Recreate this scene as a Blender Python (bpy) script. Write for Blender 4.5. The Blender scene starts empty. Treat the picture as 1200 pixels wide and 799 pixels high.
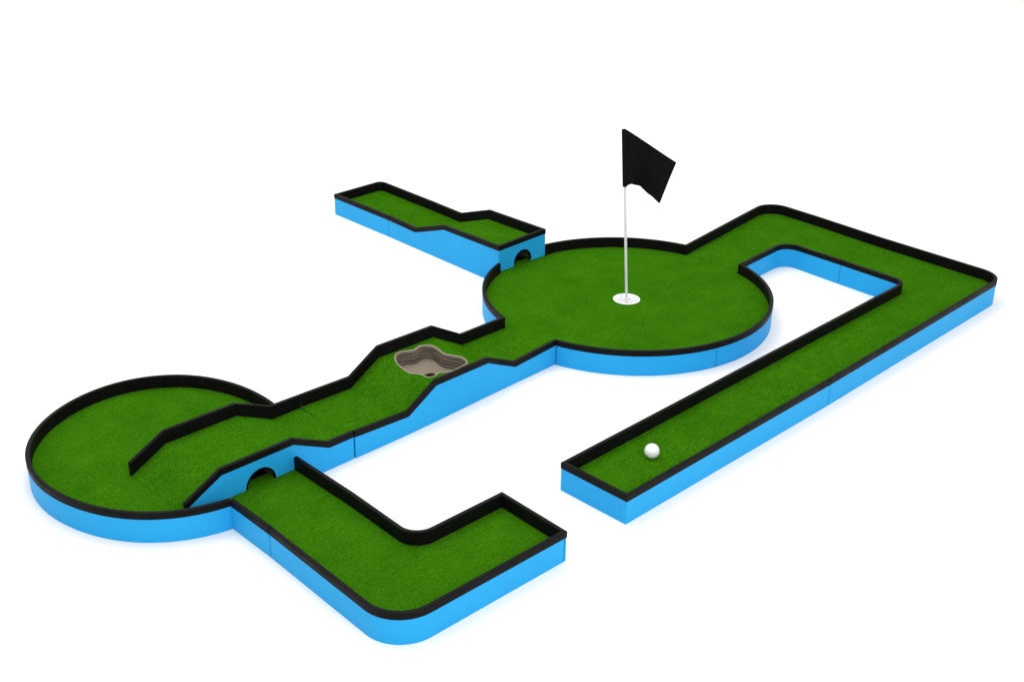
import bpy, bmesh, math, random
from mathutils import Vector, Matrix
from mathutils.geometry import tessellate_polygon

random.seed(7)
SC = bpy.context.scene
COL = SC.collection
HB, RH, TD, TK = 0.070, 0.0189, 0.0200, 0.011      # side board height, rail height above it, turf drop below it, rail thickness
HG = HB - TD                                        # turf level
R = math.radians

# ------------------------------------------------------------------ materials
def new_mat(name):
    m = bpy.data.materials.new(name); m.use_nodes = True
    nt = m.node_tree; b = nt.nodes['Principled BSDF']
    tc = nt.nodes.new('ShaderNodeTexCoord')
    return m, nt, b, tc
def noise(nt, tc, scale, detail=3, rough=.6, sx=None):
    n = nt.nodes.new('ShaderNodeTexNoise'); n.inputs['Scale'].default_value = scale
    n.inputs['Detail'].default_value = detail; n.inputs['Roughness'].default_value = rough
    if sx:
        mp = nt.nodes.new('ShaderNodeMapping'); mp.inputs['Scale'].default_value = sx
        nt.links.new(tc.outputs['Object'], mp.inputs['Vector']); nt.links.new(mp.outputs['Vector'], n.inputs['Vector'])
    else: nt.links.new(tc.outputs['Object'], n.inputs['Vector'])
    return n
def ramp(nt, src, stops):
    r = nt.nodes.new('ShaderNodeValToRGB')
    while len(r.color_ramp.elements) < len(stops): r.color_ramp.elements.new(.5)
    for e, (p, c) in zip(r.color_ramp.elements, stops):
        e.position = p; e.color = (*c, 1)
    nt.links.new(src, r.inputs['Fac']); return r
def mix(nt, fac, a, b, mode='MIX'):
    m = nt.nodes.new('ShaderNodeMix'); m.data_type = 'RGBA'; m.blend_type = mode
    if hasattr(fac, 'links'): nt.links.new(fac, m.inputs[0])
    else: m.inputs[0].default_value = fac
    for s, i in ((a, 6), (b, 7)):
        if hasattr(s, 'links'): nt.links.new(s, m.inputs[i])
        else: m.inputs[i].default_value = (*s, 1)
    return m.outputs[2]
def bump(nt, b, h, strength, dist):
    bp = nt.nodes.new('ShaderNodeBump'); bp.inputs['Strength'].default_value = strength; bp.inputs['Distance'].default_value = dist
    nt.links.new(h, bp.inputs['Height']); nt.links.new(bp.outputs['Normal'], b.inputs['Normal'])

def mk_blue():
    m, nt, b, tc = new_mat('blue_paint')
    n = noise(nt, tc, 5, 4); g = noise(nt, tc, 160, 2)
    r = ramp(nt, n.outputs['Fac'], [(.3, BLUE_A), (.7, BLUE_B)])
    nt.links.new(r.outputs['Color'], b.inputs['Base Color'])
    b.inputs['Roughness'].default_value = .5; b.inputs['Specular IOR Level'].default_value = .12
    bump(nt, b, g.outputs['Fac'], .12, .001); return m
def mk_black():
    m, nt, b, tc = new_mat('black_rail')
    n = noise(nt, tc, 60, 5, .7); n2 = noise(nt, tc, 9, 3)
    r = ramp(nt, n.outputs['Fac'], [(.3, (.0022, .002, .002)), (.75, (.0062, .0054, .0058))])
    nt.links.new(r.outputs['Color'], b.inputs['Base Color'])
    rr = ramp(nt, n2.outputs['Fac'], [(.3, (.42, .42, .42)), (.7, (.6, .6, .6))])
    nt.links.new(rr.outputs['Color'], b.inputs['Roughness']); b.inputs['Specular IOR Level'].default_value = .075
    bump(nt, b, n.outputs['Fac'], .2, .0006); return m
def mk_turf():
    m, nt, b, tc = new_mat('artificial_turf')
    fine = noise(nt, tc, 420, 3, .75); tuft = noise(nt, tc, 120, 3, .7); patch = noise(nt, tc, 9, 4, .6); stroke = noise(nt, tc, 30, 3, .6, (1, 3.5, 1))
    r1 = ramp(nt, fine.outputs['Fac'], [(.3, TURF[0]), (.52, TURF[1]), (.72, TURF[2])])
    r2 = ramp(nt, tuft.outputs['Fac'], [(.3, (.62, .66, .6)), (.6, (1.0, 1.0, 1.0)), (.78, (1.3, 1.22, 1.25))])
    r3 = ramp(nt, patch.outputs['Fac'], [(.3, (.80, .86, .78)), (.7, (1.14, 1.08, 1.14))])
    r4 = ramp(nt, stroke.outputs['Fac'], [(.35, (.9, .92, .9)), (.65, (1.06, 1.05, 1.06))])
    c = mix(nt, 1, r1.outputs['Color'], r2.outputs['Color'], 'MULTIPLY')
    c = mix(nt, 1, c, r3.outputs['Color'], 'MULTIPLY'); c = mix(nt, 1, c, r4.outputs['Color'], 'MULTIPLY')
    nt.links.new(c, b.inputs['Base Color'])
    b.inputs['Roughness'].default_value = .95; b.inputs['Specular IOR Level'].default_value = .0
    ad = nt.nodes.new('ShaderNodeMath'); ad.operation = 'ADD'
    nt.links.new(fine.outputs['Fac'], ad.inputs[0]); nt.links.new(tuft.outputs['Fac'], ad.inputs[1])
    bump(nt, b, ad.outputs[0], .55, .003); return m
def mk_plain(name, col, rough=.5, spec=.5, var=.08, scale=30, metal=0, bmp=.05):
    m, nt, b, tc = new_mat(name); n = noise(nt, tc, scale, 4)
    lo = tuple(c*(1-var) for c in col); hi = tuple(min(1, c*(1+var)) for c in col)
    r = ramp(nt, n.outputs['Fac'], [(.3, lo), (.7, hi)]); nt.links.new(r.outputs['Color'], b.inputs['Base Color'])
    b.inputs['Roughness'].default_value = rough; b.inputs['Specular IOR Level'].default_value = spec; b.inputs['Metallic'].default_value = metal
    if bmp: bump(nt, b, n.outputs['Fac'], bmp, .001)
    return m
def mk_strata():
    m, nt, b, tc = new_mat('layered_stone')
    n = noise(nt, tc, 45, 5, .7); st = noise(nt, tc, 38, 3, .6, (.5, .5, 5.5))
    r = ramp(nt, st.outputs['Fac'], [(.34, (.075, .058, .042)), (.5, (.115, .092, .068)), (.68, (.155, .127, .098))])
    r2 = ramp(nt, n.outputs['Fac'], [(.3, (.8, .8, .8)), (.7, (1.1, 1.1, 1.1))])
    nt.links.new(mix(nt, 1, r.outputs['Color'], r2.outputs['Color'], 'MULTIPLY'), b.inputs['Base Color'])
    b.inputs['Roughness'].default_value = .85; bump(nt, b, n.outputs['Fac'], .5, .003); return m
BLUE_A, BLUE_B = (.0150, .312, .655), (.0172, .332, .690)
TURF = [(.014, .076, .0012), (.039, .172, .0030), (.090, .275, .012)]
M = dict(blue=mk_blue(), black=mk_black(), turf=mk_turf(), strata=mk_strata(),
    sand=mk_plain('sand', (.235, .195, .148), .95, .1, .12, 300, 0, .3),
    rim=mk_plain('sandstone_rim', (.36, .30, .225), .8, .2, .15, 90),
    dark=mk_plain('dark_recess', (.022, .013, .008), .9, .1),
    liner=mk_plain('black_tunnel_lining', (.09, .09, .092), .3, .6, .1, 20, 0, 0),
    cup=mk_plain('white_plastic', (.86, .86, .87), .35, .4, .02),
    cupin=mk_plain('pale_plastic', (.6, .61, .64), .4, .4, .04),
    ball=mk_plain('white_ball', (.86, .86, .87), .28, .45, .01, 20, 0, 0),
    pole=mk_plain('pale_pole', (.68, .68, .69), .3, .5, .04),
    cloth=mk_plain('black_cloth', (.0035, .0035, .0035), .9, .1, .2, 400, 0, .25),
    wood=mk_plain('pale_board', (.4, .3, .2), .8, .2),
    floor=mk_plain('white_floor', (.965, .935, .90), .9, .02, .003, 2, 0, 0))

# ------------------------------------------------------------------ helpers
def finish(name, verts, faces, mat, parent=None, angle=30):
    me = bpy.data.meshes.new(name); me.from_pydata(verts, [], faces)
    bm = bmesh.new(); bm.from_mesh(me); bmesh.ops.remove_doubles(bm, verts=bm.verts, dist=1e-6)
    bmesh.ops.recalc_face_normals(bm, faces=bm.faces); bm.to_mesh(me); bm.free()
    me.polygons.foreach_set('use_smooth', [True]*len(me.polygons)); me.set_sharp_from_angle(angle=R(angle))
    me.materials.append(mat); o = bpy.data.objects.new(name, me); COL.objects.link(o)
    if parent:
        o.parent = parent; o.matrix_parent_inverse = Matrix.Translation(-parent.location)
    return o
def thing(name, label, cat, loc, group=None):
    o = bpy.data.objects.new(name, None); COL.objects.link(o); o.location = loc
    o.empty_display_size = .05; o['label'] = label; o['category'] = cat
    if group: o['group'] = group
    return o
def fillet(pts, rad, n=14):
    """round chosen corners of a plan polyline; rad = {index: radius}"""
    out = []
    for i, p in enumerate(pts):
        if i not in rad: out.append(tuple(p)); continue
        p = Vector(p); a = (Vector(pts[i-1])-p).normalized(); b = (Vector(pts[i+1])-p).normalized()
        th = a.angle(b); t = rad[i]/math.tan(th/2); c = p+(a+b).normalized()*(rad[i]/math.sin(th/2))
        v0 = p+a*t-c; v1 = p+b*t-c; ang = v0.angle_signed(v1)
        for k in range(n+1):
            s = -ang*k/n; out.append((c.x+v0.x*math.cos(s)-v0.y*math.sin(s), c.y+v0.x*math.sin(s)+v0.y*math.cos(s)))
    return out
def normals(pts):
    """mitred inward (left hand) normals of a polyline"""
    ns = []; n = len(pts)
    for i in range(n):
        ds = []
        if i: ds.append((Vector(pts[i])-Vector(pts[i-1])).normalized())
        if i < n-1: ds.append((Vector(pts[i+1])-Vector(pts[i])).normalized())
        nn = [Vector((-q.y, q.x)) for q in ds]
        if len(nn) == 1: ns.append(nn[0])
        else:
            s = (nn[0]+nn[1]).normalized(); ns.append(s/max(.3, s.dot(nn[0])))
    return ns
def offset(pts, d): return [(p[0]+n.x*d, p[1]+n.y*d) for p, n in zip(pts, normals(pts))]
def sweep(name, pts, secs, mat, parent, angle=30, n0=None, n1=None):
    ns = normals(pts)
    if n0: ns[0] = Vector(n0)
    if n1: ns[-1] = Vector(n1)
    k = len(secs[0]); V = []; Fc = []
    for p, n, s in zip(pts, ns, secs):
        for d, z in s: V.append((p[0]+n.x*d, p[1]+n.y*d, z))
    for i in range(len(pts)-1):
        for j in range(k):
            a, b = i*k+j, i*k+(j+1) % k; Fc.append((a, b, b+k, a+k))
    Fc.append(tuple(range(k))); Fc.append(tuple(range((len(pts)-1)*k, len(pts)*k)))
    return finish(name, V, Fc, mat, parent, angle)
def rail_sec(h):
    t, e, o, top = TK, .0014, -.0012, h+RH
    return [(o, h), (o, top-e), (o+e, top), (t-e, top), (t, top-e), (t, h-TD-.006), (.0066, h-TD-.006), (.0066, h)]
def panel_sec(h, z0=0.0): return [(0, z0), (0, h-.0005), (.006, h-.0005), (.006, z0)]
def rail(pts, parent, h=None, name='bumper_rail', n0=None, n1=None):
    h = h or [HB]*len(pts); return sweep(name, pts, [rail_sec(q) for q in h], M['black'], parent, 30, n0, n1)
def panel(pts, parent, h=None, z0=0.0, name='side_panel', n0=None, n1=None):
    h = h or [HB]*len(pts); return sweep(name, pts, [panel_sec(q, z0) for q in h], M['blue'], parent, 30, n0, n1)
def longer(pts, a, b):
    p = [Vector(q) for q in pts]; p[0] = p[0]+(p[0]-p[1]).normalized()*a; p[-1] = p[-1]+(p[-1]-p[-2]).normalized()*b
    return [tuple(q) for q in p]
def wall(pts, parent, h=None, end=False, xa=0, xb=0, n0=None, n1=None):
    # n0, n1: mitre directions at the two ends; xa, xb: lengthen (or trim) the board under the rail instead of mitring it
    panel(longer(pts, xa, xb), parent, h, 0, 'end_panel' if end else 'side_panel', None if xa else n0, None if xb else n1); rail(pts, parent, h, 'end_rail' if end else 'bumper_rail', n0, n1)
def slab(name, outer, mat, parent, zf, thick=.012, holes=()):
    """flat or ramped sheet from a plan outline, with holes cut through"""
    loops = [outer]+list(holes); flat = [p for l in loops for p in l]
    tri = tessellate_polygon([[Vector((p[0], p[1], 0)) for p in l] for l in loops]); n = len(flat)
    V = [(x, y, zf(x, y)) for x, y in flat]+[(x, y, zf(x, y)-thick) for x, y in flat]
    Fc = [tuple(t) for t in tri]+[(t[2]+n, t[1]+n, t[0]+n) for t in tri]; s = 0
    for l in loops:
        m = len(l)
        for i in range(m):
            a, b = s+i, s+(i+1) % m; Fc.append((a, b, b+n, a+n))
        s += m
    return finish(name, V, Fc, mat, parent)
def plate(name, outline, org, dx, mat, parent, thick=.006):
    """upright board: outline in (s, z), s runs along dx from org, thickness to the left of dx"""
    d = Vector(dx).normalized(); nrm = Vector((-d.y, d.x)); o = Vector(org); n = len(outline)
    tri = tessellate_polygon([[Vector((s, z, 0)) for s, z in outline]])
    V = []
    for t in (0, thick):
        for s, z in outline:
            q = o+d*s+nrm*t; V.append((q.x, q.y, z))
    Fc = [tuple(t) for t in tri]+[(t[2]+n, t[1]+n, t[0]+n) for t in tri]
    Fc += [(i, (i+1) % n, (i+1) % n+n, i+n) for i in range(n)]
    return finish(name, V, Fc, mat, parent)
def half_pipe(name, org, dx, length, c, r, z, parent, n=24, th=.002, t0=.0085, mat=None):
    """arched lining along the left normal of dx"""
    d = Vector(dx).normalized(); nrm = Vector((-d.y, d.x)); o = Vector(org); prof = []
    for rr in (r, r-th):
        ring = [(c+rr*math.cos(math.pi*k/n), z+rr*math.sin(math.pi*k/n)) for k in range(n+1)]
        prof += ring if rr == r else ring[::-1]
    m = len(prof); V = []; Fc = []
    for t in (t0, length):
        for s, zz in prof:
            q = o+d*s+nrm*t; V.append((q.x, q.y, zz))
    Fc = [(i, (i+1) % m, (i+1) % m+m, i+m) for i in range(m)]
    for k in range(n):
        Fc.append((k, k+1, m-2-k, m-1-k)); Fc.append((k+m, k+1+m, 2*m-2-k, 2*m-1-k))
    return finish(name, V, Fc, mat or M['liner'], parent, 40)
def arc(cx, cy, r, a0, a1, step=2.0):
    n = max(2, int(abs(a1-a0)/step)); return [(cx+r*math.cos(R(a0+(a1-a0)*k/n)), cy+r*math.sin(R(a0+(a1-a0)*k/n))) for k in range(n+1)]
def interp(tab, x):
    for (x0, z0), (x1, z1) in zip(tab, tab[1:]):
        if x0 <= x <= x1: return z0+(z1-z0)*(x-x0)/(x1-x0)
    return tab[0][1] if x < tab[0][0] else tab[-1][1]
flat = lambda x, y: HG
def HL(x, y):    # the lane boards stand a little taller towards the far corner
    a = .070+.0042*max(0, x)
    if y < .54: return a
    b = .0705+.0118*(x-1.545); s = min(1, (y-.54)/.22)
    return a+(b-a)*s if x < 1.9 else min(a, b)*.5+a*.5
hl = lambda P: [HL(*p) for p in P]
lane = lambda x, y: HL(x, y)-TD
TI = .0104       # the turf reaches this far in from the outer face, under the rail

# ------------------------------------------------------------------ start lane
t = thing('golf_lane', 'long straight blue start lane with black rails, holding the white golf ball', 'golf lane', (.48, .115, 0), 'straight lane sections')
front = [(0, 0), (.9555, -.006)]; back = [(.958, .2345), (0, .234)]; end = [(0, .234), (0, 0)]
wall(front, t, hl(front), False, 0, 0, (1, 1)); wall(back, t, hl(back), False, 0, 0, None, (1, -1)); wall(end, t, None, True, 0, 0, (1, -1), (1, 1))
slab('turf', [(TI, TI), (.9569, .0045), (.9590, .2345-TI), (TI, .234-TI)], M['turf'], t, lane)

# ------------------------------------------------------------------ corner at the right
t = thing('corner_lane', 'blue corner lane at the far right, joined end to end with the start lane', 'golf lane', (2.0, .2, 0), 'rounded corner sections')
o1 = fillet([(.9585, -.006), (2.146, .004), (2.1670, .5275)], {1: .09})
i1 = fillet([(1.8352, .505), (1.822, .236), (.9605, .2345)], {1: .040})
wall(o1, t, hl(o1)); wall(i1, t, hl(i1))
slab('turf', longer(offset(o1, TI), .0014, .0016)+longer(offset(i1, TI), .0016, .0014), M['turf'], t, lane)

# ------------------------------------------------------------------ corner at the top right
t = thing('corner_lane', 'blue corner lane at the top right, opening into the round green with the flag', 'golf lane', (2.0, .9, 0), 'rounded corner sections')
o2 = fillet([(2.1671, .5288), (2.1932, .833), (2.207, 1.095), (1.914, 1.0620), (1.735, 1.0440), (1.542, 1.0235)], {2: .085})
i2 = fillet([(1.553, .7515), (1.8525, .7655), (1.8353, .5072)], {1: .055})
wall(o2, t, hl(o2)); wall(i2, t, hl(i2))
C2 = (1.0507, .8984); R2 = .517
cut = [p for p in arc(*C2, R2-TI+.0003, -13.6, 13.4)]
slab('turf', longer(offset(o2, TI), .0016, 0)+cut[::-1]+longer(offset(i2, TI), 0, .0016), M['turf'], t, lane)

# ------------------------------------------------------------------ round green with the flag
t = thing('round_green', 'large round blue-sided green with the black flag in its white cup', 'putting green', (*C2, 0), 'round greens')
NWY = 1.388
for a0, a1 in ((14.25, 79.4), (108.9, 164.9), (194.4, 255.25), (255.5, 344.45)):
    p = arc(*C2, R2, a0, a1); panel(p, t)
    if a0 > 250:                                                    # this rail has a joint of its own
        rail(arc(*C2, R2, a0, 316.4), t); rail(arc(*C2, R2, 316.55, a1), t)
    else: rail(arc(*C2, R2, a0 if a0 > 15 else 13.5, a1), t)
disc = [(x, min(y, NWY-.004)) for x, y in arc(*C2, R2-TI, 0, 358, 2)]
disc = [(max(x, .5585) if .76 < y < 1.04 else x, y) for x, y in disc]
HC = (1.045, .892); HR = .0485
hole = arc(*HC, HR, 0, 355, 5)
slab('turf', disc, M['turf'], t, flat, .012, [hole])
cp = []; prof = [(.0485, HG-.012), (.0485, HG+.0012), (.0475, HG+.002), (.0435, HG+.002), (.0425, HG+.001), (.0415, HG-.008), (.038, HG-.0125), (0.0001, HG-.0125), (0.0001, HG-.016), (.0485, HG-.016)]
def lathe(name, prof, c, mat, parent, n=64, angle=30):
    V = []; Fc = []; k = len(prof)
    for i in range(n):
        a = 2*math.pi*i/n
        for r, z in prof: V.append((c[0]+r*math.cos(a), c[1]+r*math.sin(a), z))
    for i in range(n):
        for j in range(k-1):
            a, b = i*k+j, ((i+1) % n)*k+j; Fc.append((a, a+1, b+1, b))
    return finish(name, V, Fc, mat, parent, angle)
cup = lathe('hole_cup', prof, HC, M['cup'], t)
insert = lathe('cup_floor', [(.0001, HG-.0110), (.0375, HG-.0110), (.0378, HG-.0124), (.0001, HG-.0124)], HC, M['cupin'], cup)
for a in (-70, 20, 145): # drain holes in the cup
    q = (HC[0]+.03*math.cos(R(a)), HC[1]+.03*math.sin(R(a)))
    lathe('drain_hole', [(.0001, HG-.0104), (.0028, HG-.0104), (.003, HG-.0111), (.0001, HG-.0111)], q, M['dark'], cup, 16)

# ------------------------------------------------------------------ bridge with the bunker
t = thing('bunker_bridge', 'raised hump section with a tan layered sand bunker sunk into its turf', 'golf obstacle', (.13, .9, 0), 'hump sections')
XS = [-.299, -.100, .012, .235, .358, .5555]
FH = [.069, .060, .1215, .1165, .0595, .0705]; BH = [.0725, .0695, .1375, .1375, .0695, .0705]
FY = [.7535, .7535, .7565, .7655, .7695, .7748]; BY = [1.040, 1.038, 1.036, 1.032, 1.030, 1.027]
fp = list(zip(XS, FY)); bp_ = list(zip([-.2835]+XS[1:], BY))[::-1]
wall(fp, t, FH); wall(bp_, t, BH[::-1])
tf = [(x, y+TI, h-TD) for x, y, h in zip(XS, FY, FH)]; tb = [(x, y-TI, h-TD) for x, y, h in zip(XS, BY, BH)]
tf[0] = (-.3026, *tf[0][1:]); tb[0] = (-.2866, *tb[0][1:]); tf[-1] = (.5577, *tf[-1][1:]); tb[-1] = (.5577, *tb[-1][1:])
def bank(x, y):
    f = interp(list(zip(XS, [q[2] for q in tf])), x); b = interp(list(zip(XS, [q[2] for q in tb])), x)
    y0 = interp(list(zip(XS, [q[1] for q in tf])), x); y1 = interp(list(zip(XS, [q[1] for q in tb])), x)
    return f+(b-f)*(y-y0)/(y1-y0)
BO = [(0.0557, 1.0000), (0.0707, 1.0110), (0.0921, 1.0120), (0.1107, 1.0030), (0.1278, 0.9956), (0.1452, 1.0000), (0.1613, 1.0035), (0.1791, 0.997), (0.1940, 0.981),
      (0.1960, 0.9559), (0.1912, 0.9207), (0.2010, 0.9004), (0.2180, 0.8720), (0.2160, 0.8430), (0.2025, 0.8285), (.180, .8265), (.150, .8235), (0.1211, 0.8222), (0.0955, 0.8373),
      (0.0693, 0.8307), (0.0489, 0.8396), (0.0430, 0.867), (0.0240, 0.8924), (0.0262, 0.9365), (0.0393, 0.9778)]
def smooth_loop(P, n=5):
    out = []; N = len(P)
    for i in range(N):
        p0, p1, p2, p3 = (Vector(P[(i+k-1) % N]) for k in range(4))
        for k in range(n):
            s = k/n; out.append(tuple(.5*((2*p1)+(p2-p0)*s+(2*p0-5*p1+4*p2-p3)*s*s+(3*p1-p0-3*p2+p3)*s**3)))
    return out
BL = smooth_loop(BO)[::-1]
def turf_bridge():
    V = []; Fc = []
    for i in range(len(XS)-1):
        a, b, c, d = tf[i], tf[i+1], tb[i+1], tb[i]
        loops = [[a, b, c, d]]
        if abs(XS[i]-.012) < 1e-6: loops.append([(x, y, bank(x, y)) for x, y in BL])
        fl = [q for l in loops for q in l]; s = len(V); n = len(fl)
        V += fl+[(x, y, z-.012) for x, y, z in fl]
        for tr in tessellate_polygon([[Vector((q[0], q[1], 0)) for q in l] for l in loops]):
            Fc.append(tuple(s+q for q in tr)); Fc.append(tuple(s+n+q for q in reversed(tr)))
        o = 4
        if len(loops) > 1:
            m = len(BL)
            for k in range(m): u, w = s+o+k, s+o+(k+1) % m; Fc.append((u, w, w+n, u+n))
    return finish('turf', V, Fc, M['turf'], t, 25)
turf_bridge()
CEN = (.122, .915)
def shrink(P, d):
    q = offset(P+[P[0], P[1]], d); q[0] = q[len(P)]; return q[:len(P)]
BC = BL                          # counter-clockwise: left is inside
def loop_at(d, dz, wob=0):
    q = shrink(BC, d); return [(x, y, bank(x, y)+dz) for x, y in q]
def loft(name, rings, mat, parent, angle=35, cap=False):
    n = len(rings[0]); V = [p for r in rings for p in r]; Fc = []
    for i in range(len(rings)-1):
        for k in range(n): Fc.append((i*n+k, i*n+(k+1) % n, (i+1)*n+(k+1) % n, (i+1)*n+k))
    return finish(name, V, Fc, mat, parent, angle)
basin = loft('bunker_wall', [loop_at(.0016, .0005)]+[loop_at(.0035+.0035*abs(math.sin(k*math.pi/6+.25))+.00022*k, -.0012-.0018*k) for k in range(25)], M['strata'], t, 50)
loft('bunker_rim', [loop_at(-.0012, -.003), loop_at(-.0012, .0008), loop_at(-.0002, .0016), loop_at(.0012, .0014), loop_at(.0024, .0004), loop_at(.0028, -.002), loop_at(-.0012, -.003)], M['rim'], basin, 60)
FZ = -.042
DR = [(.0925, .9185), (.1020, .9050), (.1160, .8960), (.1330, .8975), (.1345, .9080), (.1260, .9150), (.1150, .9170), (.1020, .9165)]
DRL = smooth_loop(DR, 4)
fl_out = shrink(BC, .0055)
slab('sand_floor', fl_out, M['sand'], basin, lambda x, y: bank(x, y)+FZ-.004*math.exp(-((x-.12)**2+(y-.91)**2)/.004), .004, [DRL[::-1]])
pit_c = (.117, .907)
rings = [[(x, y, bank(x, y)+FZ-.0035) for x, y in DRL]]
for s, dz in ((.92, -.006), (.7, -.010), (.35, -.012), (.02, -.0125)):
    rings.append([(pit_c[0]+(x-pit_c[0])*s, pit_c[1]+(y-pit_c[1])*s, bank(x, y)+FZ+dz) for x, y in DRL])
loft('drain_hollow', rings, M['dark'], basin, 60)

# ------------------------------------------------------------------ bridge over the tunnel
t = thing('tunnel_bridge', 'hump section with an arched tunnel mouth, crossing the flagless round green', 'golf obstacle', (-.57, .9, 0), 'hump sections')
X6 = [-.845, -.734, -.506, -.389, -.3035]; H6 = [.070, .1270, .1270, .0705, .070]
Y0, Y1 = .755, 1.040
AC, AR = -.616, .048
prof6 = list(zip(X6, H6))
def solid_sec(h): return [(d if d != .0066 else -.0012, (z if d != .0066 or z < h-.001 else h-.0001)) for d, z in rail_sec(h)][:7]+[(-.0012, h-.004)]
XR = [X6[0], X6[0]+.011, X6[0]+.0112]+X6[1:]; HR6 = [interp(prof6, x) for x in XR]
SR = [solid_sec(q) if i < 2 else rail_sec(q) for i, q in enumerate(HR6)]
sweep('bumper_rail', [(x, Y0) for x in XR], SR, M['black'], t); 
XK = XR[:-1]+[-.2865]; HK = HR6[:-2]+[.0745, .0725]
SK = [solid_sec(q) if i < 2 else rail_sec(q) for i, q in enumerate(HK)]
sweep('bumper_rail', [(x, Y1) for x in XK][::-1], SK[::-1], M['black'], t)
XB = X6[0]+.0115
def arch_board(y, sgn, low):
    zb = HG+.0008
    out = [(max(x, XB), z-.0005+(interp(prof6, XB)-z if x < XB else 0)) for x, z in prof6][::-1]                      # along the top, right to left
    out += [(XB, zb), (AC-AR, zb)]
    out += [(AC-AR*math.cos(math.pi*k/24), HG+.001+AR*math.sin(math.pi*k/24)) for k in range(1, 24)]
    out += [(AC+AR, zb)]
    out += [(low, zb), (low, 0), (X6[-1], 0)]
    if sgn > 0: return plate('side_panel', out, (0, y), (1, 0), M['blue'], t)
    return plate('side_panel', [(-x, z) for x, z in out][::-1], (0, y), (-1, 0), M['blue'], t)
arch_board(Y0, 1, -.4885); arch_board(Y1, -1, -.31)
half_pipe('tunnel_lining', (0, Y0), (1, 0), Y1-Y0-.007, AC, AR-.0004, HG+.001, t)
half_pipe('arch_trim', (0, Y0), (1, 0), .0080, AC, AR-.0004, HG+.001, t, 24, .0042, -.001, M['black'])
slab('tunnel_shade_sheet', [(AC-AR+.003, Y0+.035), (AC+AR-.003, Y0+.035), (AC+AR-.003, Y1-.008), (AC-AR+.003, Y1-.008)], M['black'], t, lambda x, y: HG+.0022, .0018)  # black sheet added over the turf, stands in for shade inside the tunnel
V = []; Fc = []
for i, (x, h) in enumerate(prof6):
    for y in (Y0+TI, Y1-TI):
        if i == len(prof6)-1 and y > 1: x = -.2875
        V += [(x, y, h-TD), (x, y, max(HG+.001, h-TD-.012))]
    if i: a, b = (i-1)*4, i*4; Fc += [(a, b, b+2, a+2), (a+1, a+3, b+3, b+1)]
finish('turf', V, Fc, M['turf'], t, 25)

# ------------------------------------------------------------------ round green at the left
C1 = (-.6879, 1.0744)
OVAL = [(-20, .319), (-5, .3225), (8, .327), (20, .339), (32, .355), (44, .375), (57, .396), (72, .411), (87, .415), (105, .409), (127, .399), (150, .389), (170, .377), (190, .371), (205, .373), (225, .382), (245, .387), (262, .386), (280, .386)]
def oval(a0, a1, step=2.0):
    n = int((a1-a0)/step); out = []
    for k in range(n+1):
        a = a0+(a1-a0)*k/n; r = sum(interp(OVAL, a+q)*w for q, w in ((-10, 1), (-5, 2), (0, 3), (5, 2), (10, 1)))/9
        out.append((C1[0]+r*math.cos(R(a)), C1[1]+r*math.sin(R(a))))
    return out
t = thing('round_green', 'round blue-sided green without a flag, at the left under the tunnel bridge', 'putting green', (*C1, 0), 'round greens')
for a0, a1 in ((-5.4, 213), (213.15, 260.6)):
    rail(oval(a0, a1), t)
panel(oval(-5.4, 260.6), t)
q = offset(oval(-5.4, 260.6), TI)
slab('turf', q+[(-.7515+TI, .7555), (-.41, .7555), (-.40, 1.035)], M['turf'], t, flat)

# ------------------------------------------------------------------ lane through the tunnel
t = thing('golf_lane', 'short straight blue lane piece between the left tunnel mouth and the L-shaped lane', 'golf lane', (-.63, .62, 0), 'straight lane sections')
pl = [(-.7515, .6926), (-.7545, .5195)]; pr = [(-.5015, .5075), (-.4975, .7535)]
wall(pl, t); wall(pr, t)
a, b = offset(pl, TI), offset(pr, TI)
a = longer(a, 0, .0012); b = longer(b, .0012, 0)
slab('turf', [(a[0][0], .7545)]+a+b+[(b[1][0], .7545)], M['turf'], t, flat)

t = thing('corner_lane', 'blue dead-end corner lane nearest the camera, bent in an L', 'golf lane', (-.6, .15, 0), 'rounded corner sections')
o3 = fillet([(-.7546, .517), (-.7785, .011), (-.2315, -.0010)], {1: .105})
i3 = fillet([(-.2205, .2395), (-.5155, .2450), (-.5016, .505)], {1: .052})
e3 = [(-.2315, -.001), (-.2205, .2395)]
wall(o3, t, None, False, 0, -.0085, None, (-1, 1)); wall(i3, t, None, False, -.0064, 0, (-1, -1)); wall(e3, t, None, True, 1e-6, 1e-6, (-1, 1), (-1, -1))
slab('turf', longer(offset(o3, TI), .0011, -TI)+longer(offset(i3, TI), -TI, .0011), M['turf'], t, flat)

# ------------------------------------------------------------------ raised lane at the back with its tunnel end
t = thing('ramp_lane', 'blue lane rising to a raised platform with an arched tunnel in its end wall', 'golf obstacle', (1.02, 1.7, 0), 'hump sections')
YN = [1.3885, 1.708, 1.886, 2.058]
FX = [.888, .898, .904, .910]; BX = [1.138, 1.150, 1.1585, 1.163]
HF = [.1350, .1300, .0690, .0730]; HBk = [.1410, .1340, .0720, .0750]
fp = list(zip(FX, YN))[::-1]; pass
bp_ = list(zip(BX, YN)); pass
wall(fp, t, HF[::-1], False, 0, -.0062, None, (1, 1)); wall(bp_, t, HBk, False, -.0062, 0, (-1, 1))
AX, AZ, A2 = .127, HG+.010, .0475
W = BX[0]-FX[0]
out = [(W, .1405), (0, .1345), (0, HG+.0008), (AX-A2, HG+.0008)]
out += [(AX-A2*math.cos(math.pi*k/24), AZ+A2*math.sin(math.pi*k/24)) for k in range(25)]
out += [(AX+A2, HG+.0008), (W, HG+.0008)]
plate('end_panel', out, (FX[0], YN[0]), (1, 0), M['blue'], t)
plate('base_panel', [(0, 0), (W, 0), (W, HG-.014), (0, HG-.014)], (FX[0], YN[0]+.012), (1, 0), M['blue'], t)
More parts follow.
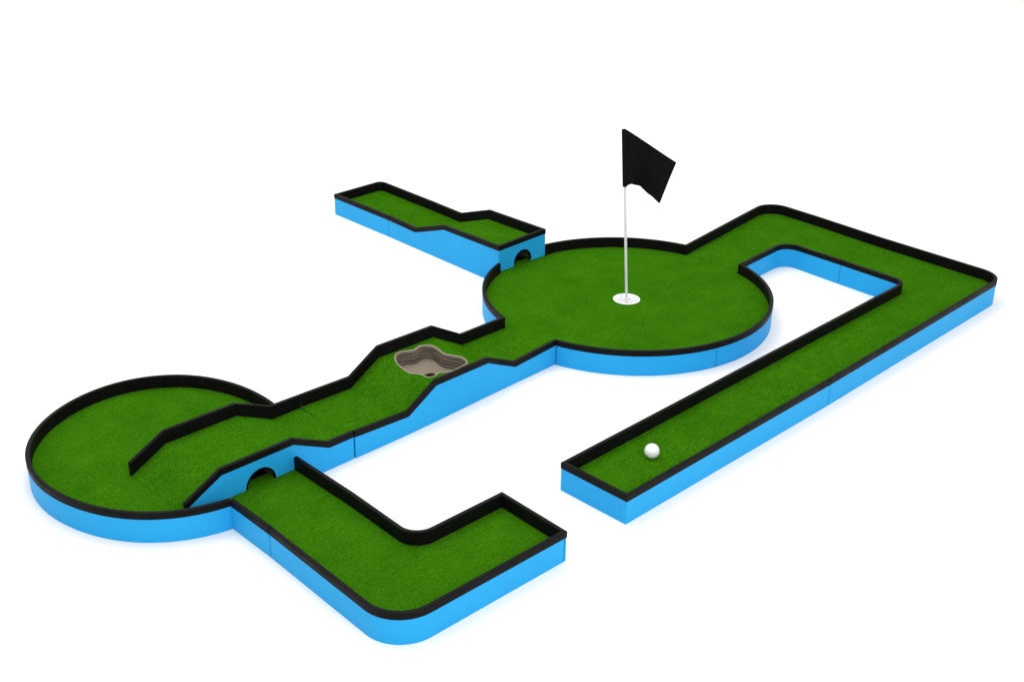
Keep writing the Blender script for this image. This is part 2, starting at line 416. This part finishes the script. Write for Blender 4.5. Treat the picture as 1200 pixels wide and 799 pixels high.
rail([(FX[0], YN[0]), (BX[0], YN[0])], t, [.135, .141], 'end_rail', (1, 1), (-1, 1))
half_pipe('tunnel_lining', (FX[0], YN[0]), (1, 0), .27, AX, A2-.0004, AZ, t)
half_pipe('arch_trim', (FX[0], YN[0]), (1, 0), .0080, AX, A2-.0004, AZ, t, 24, .0042, -.001, M['black'])
slab('tunnel_shade_sheet', [(FX[0]+AX-A2+.003, YN[0]+.03), (FX[0]+AX+A2-.003, YN[0]+.03), (FX[0]+AX+A2-.003, 1.66), (FX[0]+AX-A2+.003, 1.66)], M['black'], t, lambda x, y: HG+.0022, .0018)  # same added black sheet, darkens the turf like shade deeper in
slab('tunnel_turf', [(FX[0]+.01, NWY-.003), (BX[0]-.01, NWY-.003), (BX[0]-.01, 1.69), (FX[0]+.01, 1.69)], M['turf'], t, flat)
V = []; Fc = []
for i, y in enumerate(YN):
    yy = y+.0105 if i == 0 else y
    V += [(FX[i]+TI, yy, HF[i]-TD), (FX[i]+TI, yy, HF[i]-TD-.005), (BX[i]-TI, yy, HBk[i]-TD), (BX[i]-TI, yy, HBk[i]-TD-.005)]
    if i: a, b = (i-1)*4, i*4; Fc += [(a, b, b+2, a+2), (a+1, a+3, b+3, b+1)]
finish('turf', V, Fc, M['turf'], t, 25)

t = thing('golf_lane', 'short straight blue lane end at the upper left behind the raised platform', 'golf lane', (1.04, 2.25, 0), 'straight lane sections')
f4 = [(.917, 2.430), (.9101, 2.0605)]; e4 = fillet([(1.1745, 2.36), (1.1765, 2.430), (.917, 2.430)], {1: .03}, 8); b4 = [(1.163, 2.0605), (1.1743, 2.3585)]
panel(f4, t, [.073, .073], 0, 'side_panel', (1, -1)); rail([f4[0], (.9130, 2.2140)], t, [.073, .073], 'bumper_rail', (1, -1)); rail([(.9129, 2.2122), f4[1]], t, [.073, .073]); wall(e4, t, [.075]*10+[.073], True, 0, 0, None, (1, -1)); wall(b4, t, [.075, .075])
q = offset(e4, TI)
slab('turf', [(.9101+TI, 2.0583), (1.163-TI, 2.0583)]+q[:-1]+[(.917+TI, 2.430-TI)], M['turf'], t, lambda x, y: .073+.002*min(1, max(0, (x-.92)/.23))-TD)

# ------------------------------------------------------------------ ball
bc = (.249, .121)
b = lathe('golf_ball', [(.02135*math.sin(math.pi*k/32)+1e-5, HG+.0206-.02135*math.cos(math.pi*k/32)) for k in range(33)], (0, 0), M['ball'], None, 48, 60)
b.location = (*bc, 0); b['label'] = 'white golf ball resting on the turf of the start lane'; b['category'] = 'golf ball'
bm = bmesh.new()   # shallow dimples pressed into the ball
bmesh.ops.create_icosphere(bm, subdivisions=6, radius=.02135)
N = 260; dirs = []
for i in range(N):
    zz = 1-2*(i+.5)/N; ph = i*2.399963; rr = math.sqrt(1-zz*zz); dirs.append(Vector((rr*math.cos(ph), rr*math.sin(ph), zz)))
from mathutils.kdtree import KDTree
kd = KDTree(N)
for i, q in enumerate(dirs): kd.insert(q, i)
kd.balance()
for v in bm.verts:
    dd = kd.find(v.co.normalized())[2]
    v.co *= 1-.008*max(0, 1-(dd/.095)**2)
    v.co.z += HG+.0208
me = bpy.data.meshes.new('golf_ball'); bm.to_mesh(me); bm.free(); me.materials.append(M['ball'])
me.polygons.foreach_set('use_smooth', [True]*len(me.polygons)); b.data = me

# ------------------------------------------------------------------ flag
t = thing('golf_flag', 'black cloth flag on a thin pale pole standing in the white cup', 'flag', (HC[0], HC[1], HG-.0110))
RT = Vector((.7056, -.7086, 0)); FWD = Vector((.7086, .7056, 0))       # across and away from the viewer
P0 = Vector((HC[0]-.004, HC[1]-.004, HG-.0110))
TOPZ = .672; ax = (Vector((P0.x, P0.y, 0))+RT*-.0405+Vector((0, 0, TOPZ))-P0)
def tube(name, p, q, r, mat, parent, n=20, rb=.001):
    d = (q-p).normalized(); u = d.orthogonal().normalized(); w = d.cross(u); L = (q-p).length
    st = [(0, 0.0001), (0, r-rb), (rb, r), (L-rb, r), (L, r-rb), (L, .0001)]; V = []; Fc = []
    for s, rr in st:
        for k in range(n): a = 2*math.pi*k/n; V.append(tuple(p+d*s+(u*math.cos(a)+w*math.sin(a))*rr))
    for i in range(len(st)-1):
        for k in range(n): Fc.append((i*n+k, i*n+(k+1) % n, (i+1)*n+(k+1) % n, (i+1)*n+k))
    return finish(name, V, Fc, mat, parent, 40)
def on_axis(z): return P0+ax*((z-P0.z)/ax.z)
tube('flagstick', P0, on_axis(.668), .0048, M['pole'], t)
cl = None
# cloth: four sides given by height and distance from the pole, hanging down and swinging in soft folds
def edge(tab, s): return tuple(interp([(q[0], q[i]) for q in tab], s) for i in (1, 2))
top = [(0, .0, .674), (.04, .010, .674), (1, .1770, .5625)]
bot = [(0, .0, .474), (.12, .022, .484), (.30, .052, .470), (.40, .060, .4625), (1, .1170, .4235)]
V = []; Fc = []; NU, NV = 44, 30
for i in range(NU+1):
    s = i/NU; (tu, tz), (bu, bz) = edge(top, s), edge(bot, s)
    for j in range(NV+1):
        w = j/NV; u = tu+(bu-tu)*w; z = tz+(bz-tz)*w
        fold = .020*math.sin(s*5.2+.4-w*.8)*min(1, s*4)*(.1+.9*w)+.006*math.sin(s*15+w*2.5)*min(1, s*3)*w
        p = on_axis(z)+RT*u+FWD*(fold-.0)
        V.append(tuple(p))
m = NV+1
for i in range(NU):
    for j in range(NV): a = i*m+j; Fc.append((a, a+1, a+1+m, a+m))
cl = finish('flag', V, Fc, M['cloth'], t, 80)
sd = cl.modifiers.new('thickness', 'SOLIDIFY'); sd.thickness = .0016; sd.offset = 0
tube('flag_sleeve', on_axis(.4735), on_axis(.676), .0082, M['cloth'], cl, 20, .002)

# ------------------------------------------------------------------ floor, light, camera
fl = slab('floor', [(-60, -60), (60, -60), (60, 60), (-60, 60)], M['floor'], None, lambda x, y: 0.0, .05)
fl['kind'] = 'structure'
w = bpy.data.worlds.new('World'); SC.world = w; w.use_nodes = True
bg = w.node_tree.nodes['Background']; bg.inputs['Color'].default_value = (1, 1, 1, 1); bg.inputs['Strength'].default_value = 1.06
def lamp(name, loc, tgt, size, power):
    l = bpy.data.lights.new(name, 'AREA'); l.shape = 'DISK'; l.size = size; l.energy = power
    o = bpy.data.objects.new(name, l); COL.objects.link(o); o.location = loc
    o.rotation_euler = (Vector(tgt)-Vector(loc)).to_track_quat('-Z', 'Y').to_euler(); return o
lamp('softbox', (.2, 2.4, 4.0), (.4, 1.3, 0), 3.0, 70)
lamp('fill_softbox', (-1.3, -3.5, 2.9), (.3, .6, 0), 2.4, 80)

cam = bpy.data.cameras.new('camera'); co = bpy.data.objects.new('camera', cam); COL.objects.link(co); SC.camera = co
rx, rz, ry = 1.1273, -.7876, .0131
co.matrix_world = Matrix.Translation((-2.18244, -1.74355, 1.84779)) @ (Matrix.Rotation(rz, 4, 'Z') @ Matrix.Rotation(rx, 4, 'X') @ Matrix.Rotation(ry, 4, 'Z'))
cam.sensor_width = 36; cam.lens = 1473.9/1200*36; cam.clip_start = .05; cam.clip_end = 500
SC.view_settings.view_transform = 'Standard'; SC.view_settings.look = 'None'; SC.view_settings.exposure = 0; SC.view_settings.gamma = 1
SC.view_settings.use_curve_mapping = False
SC.cycles.max_bounces = 8
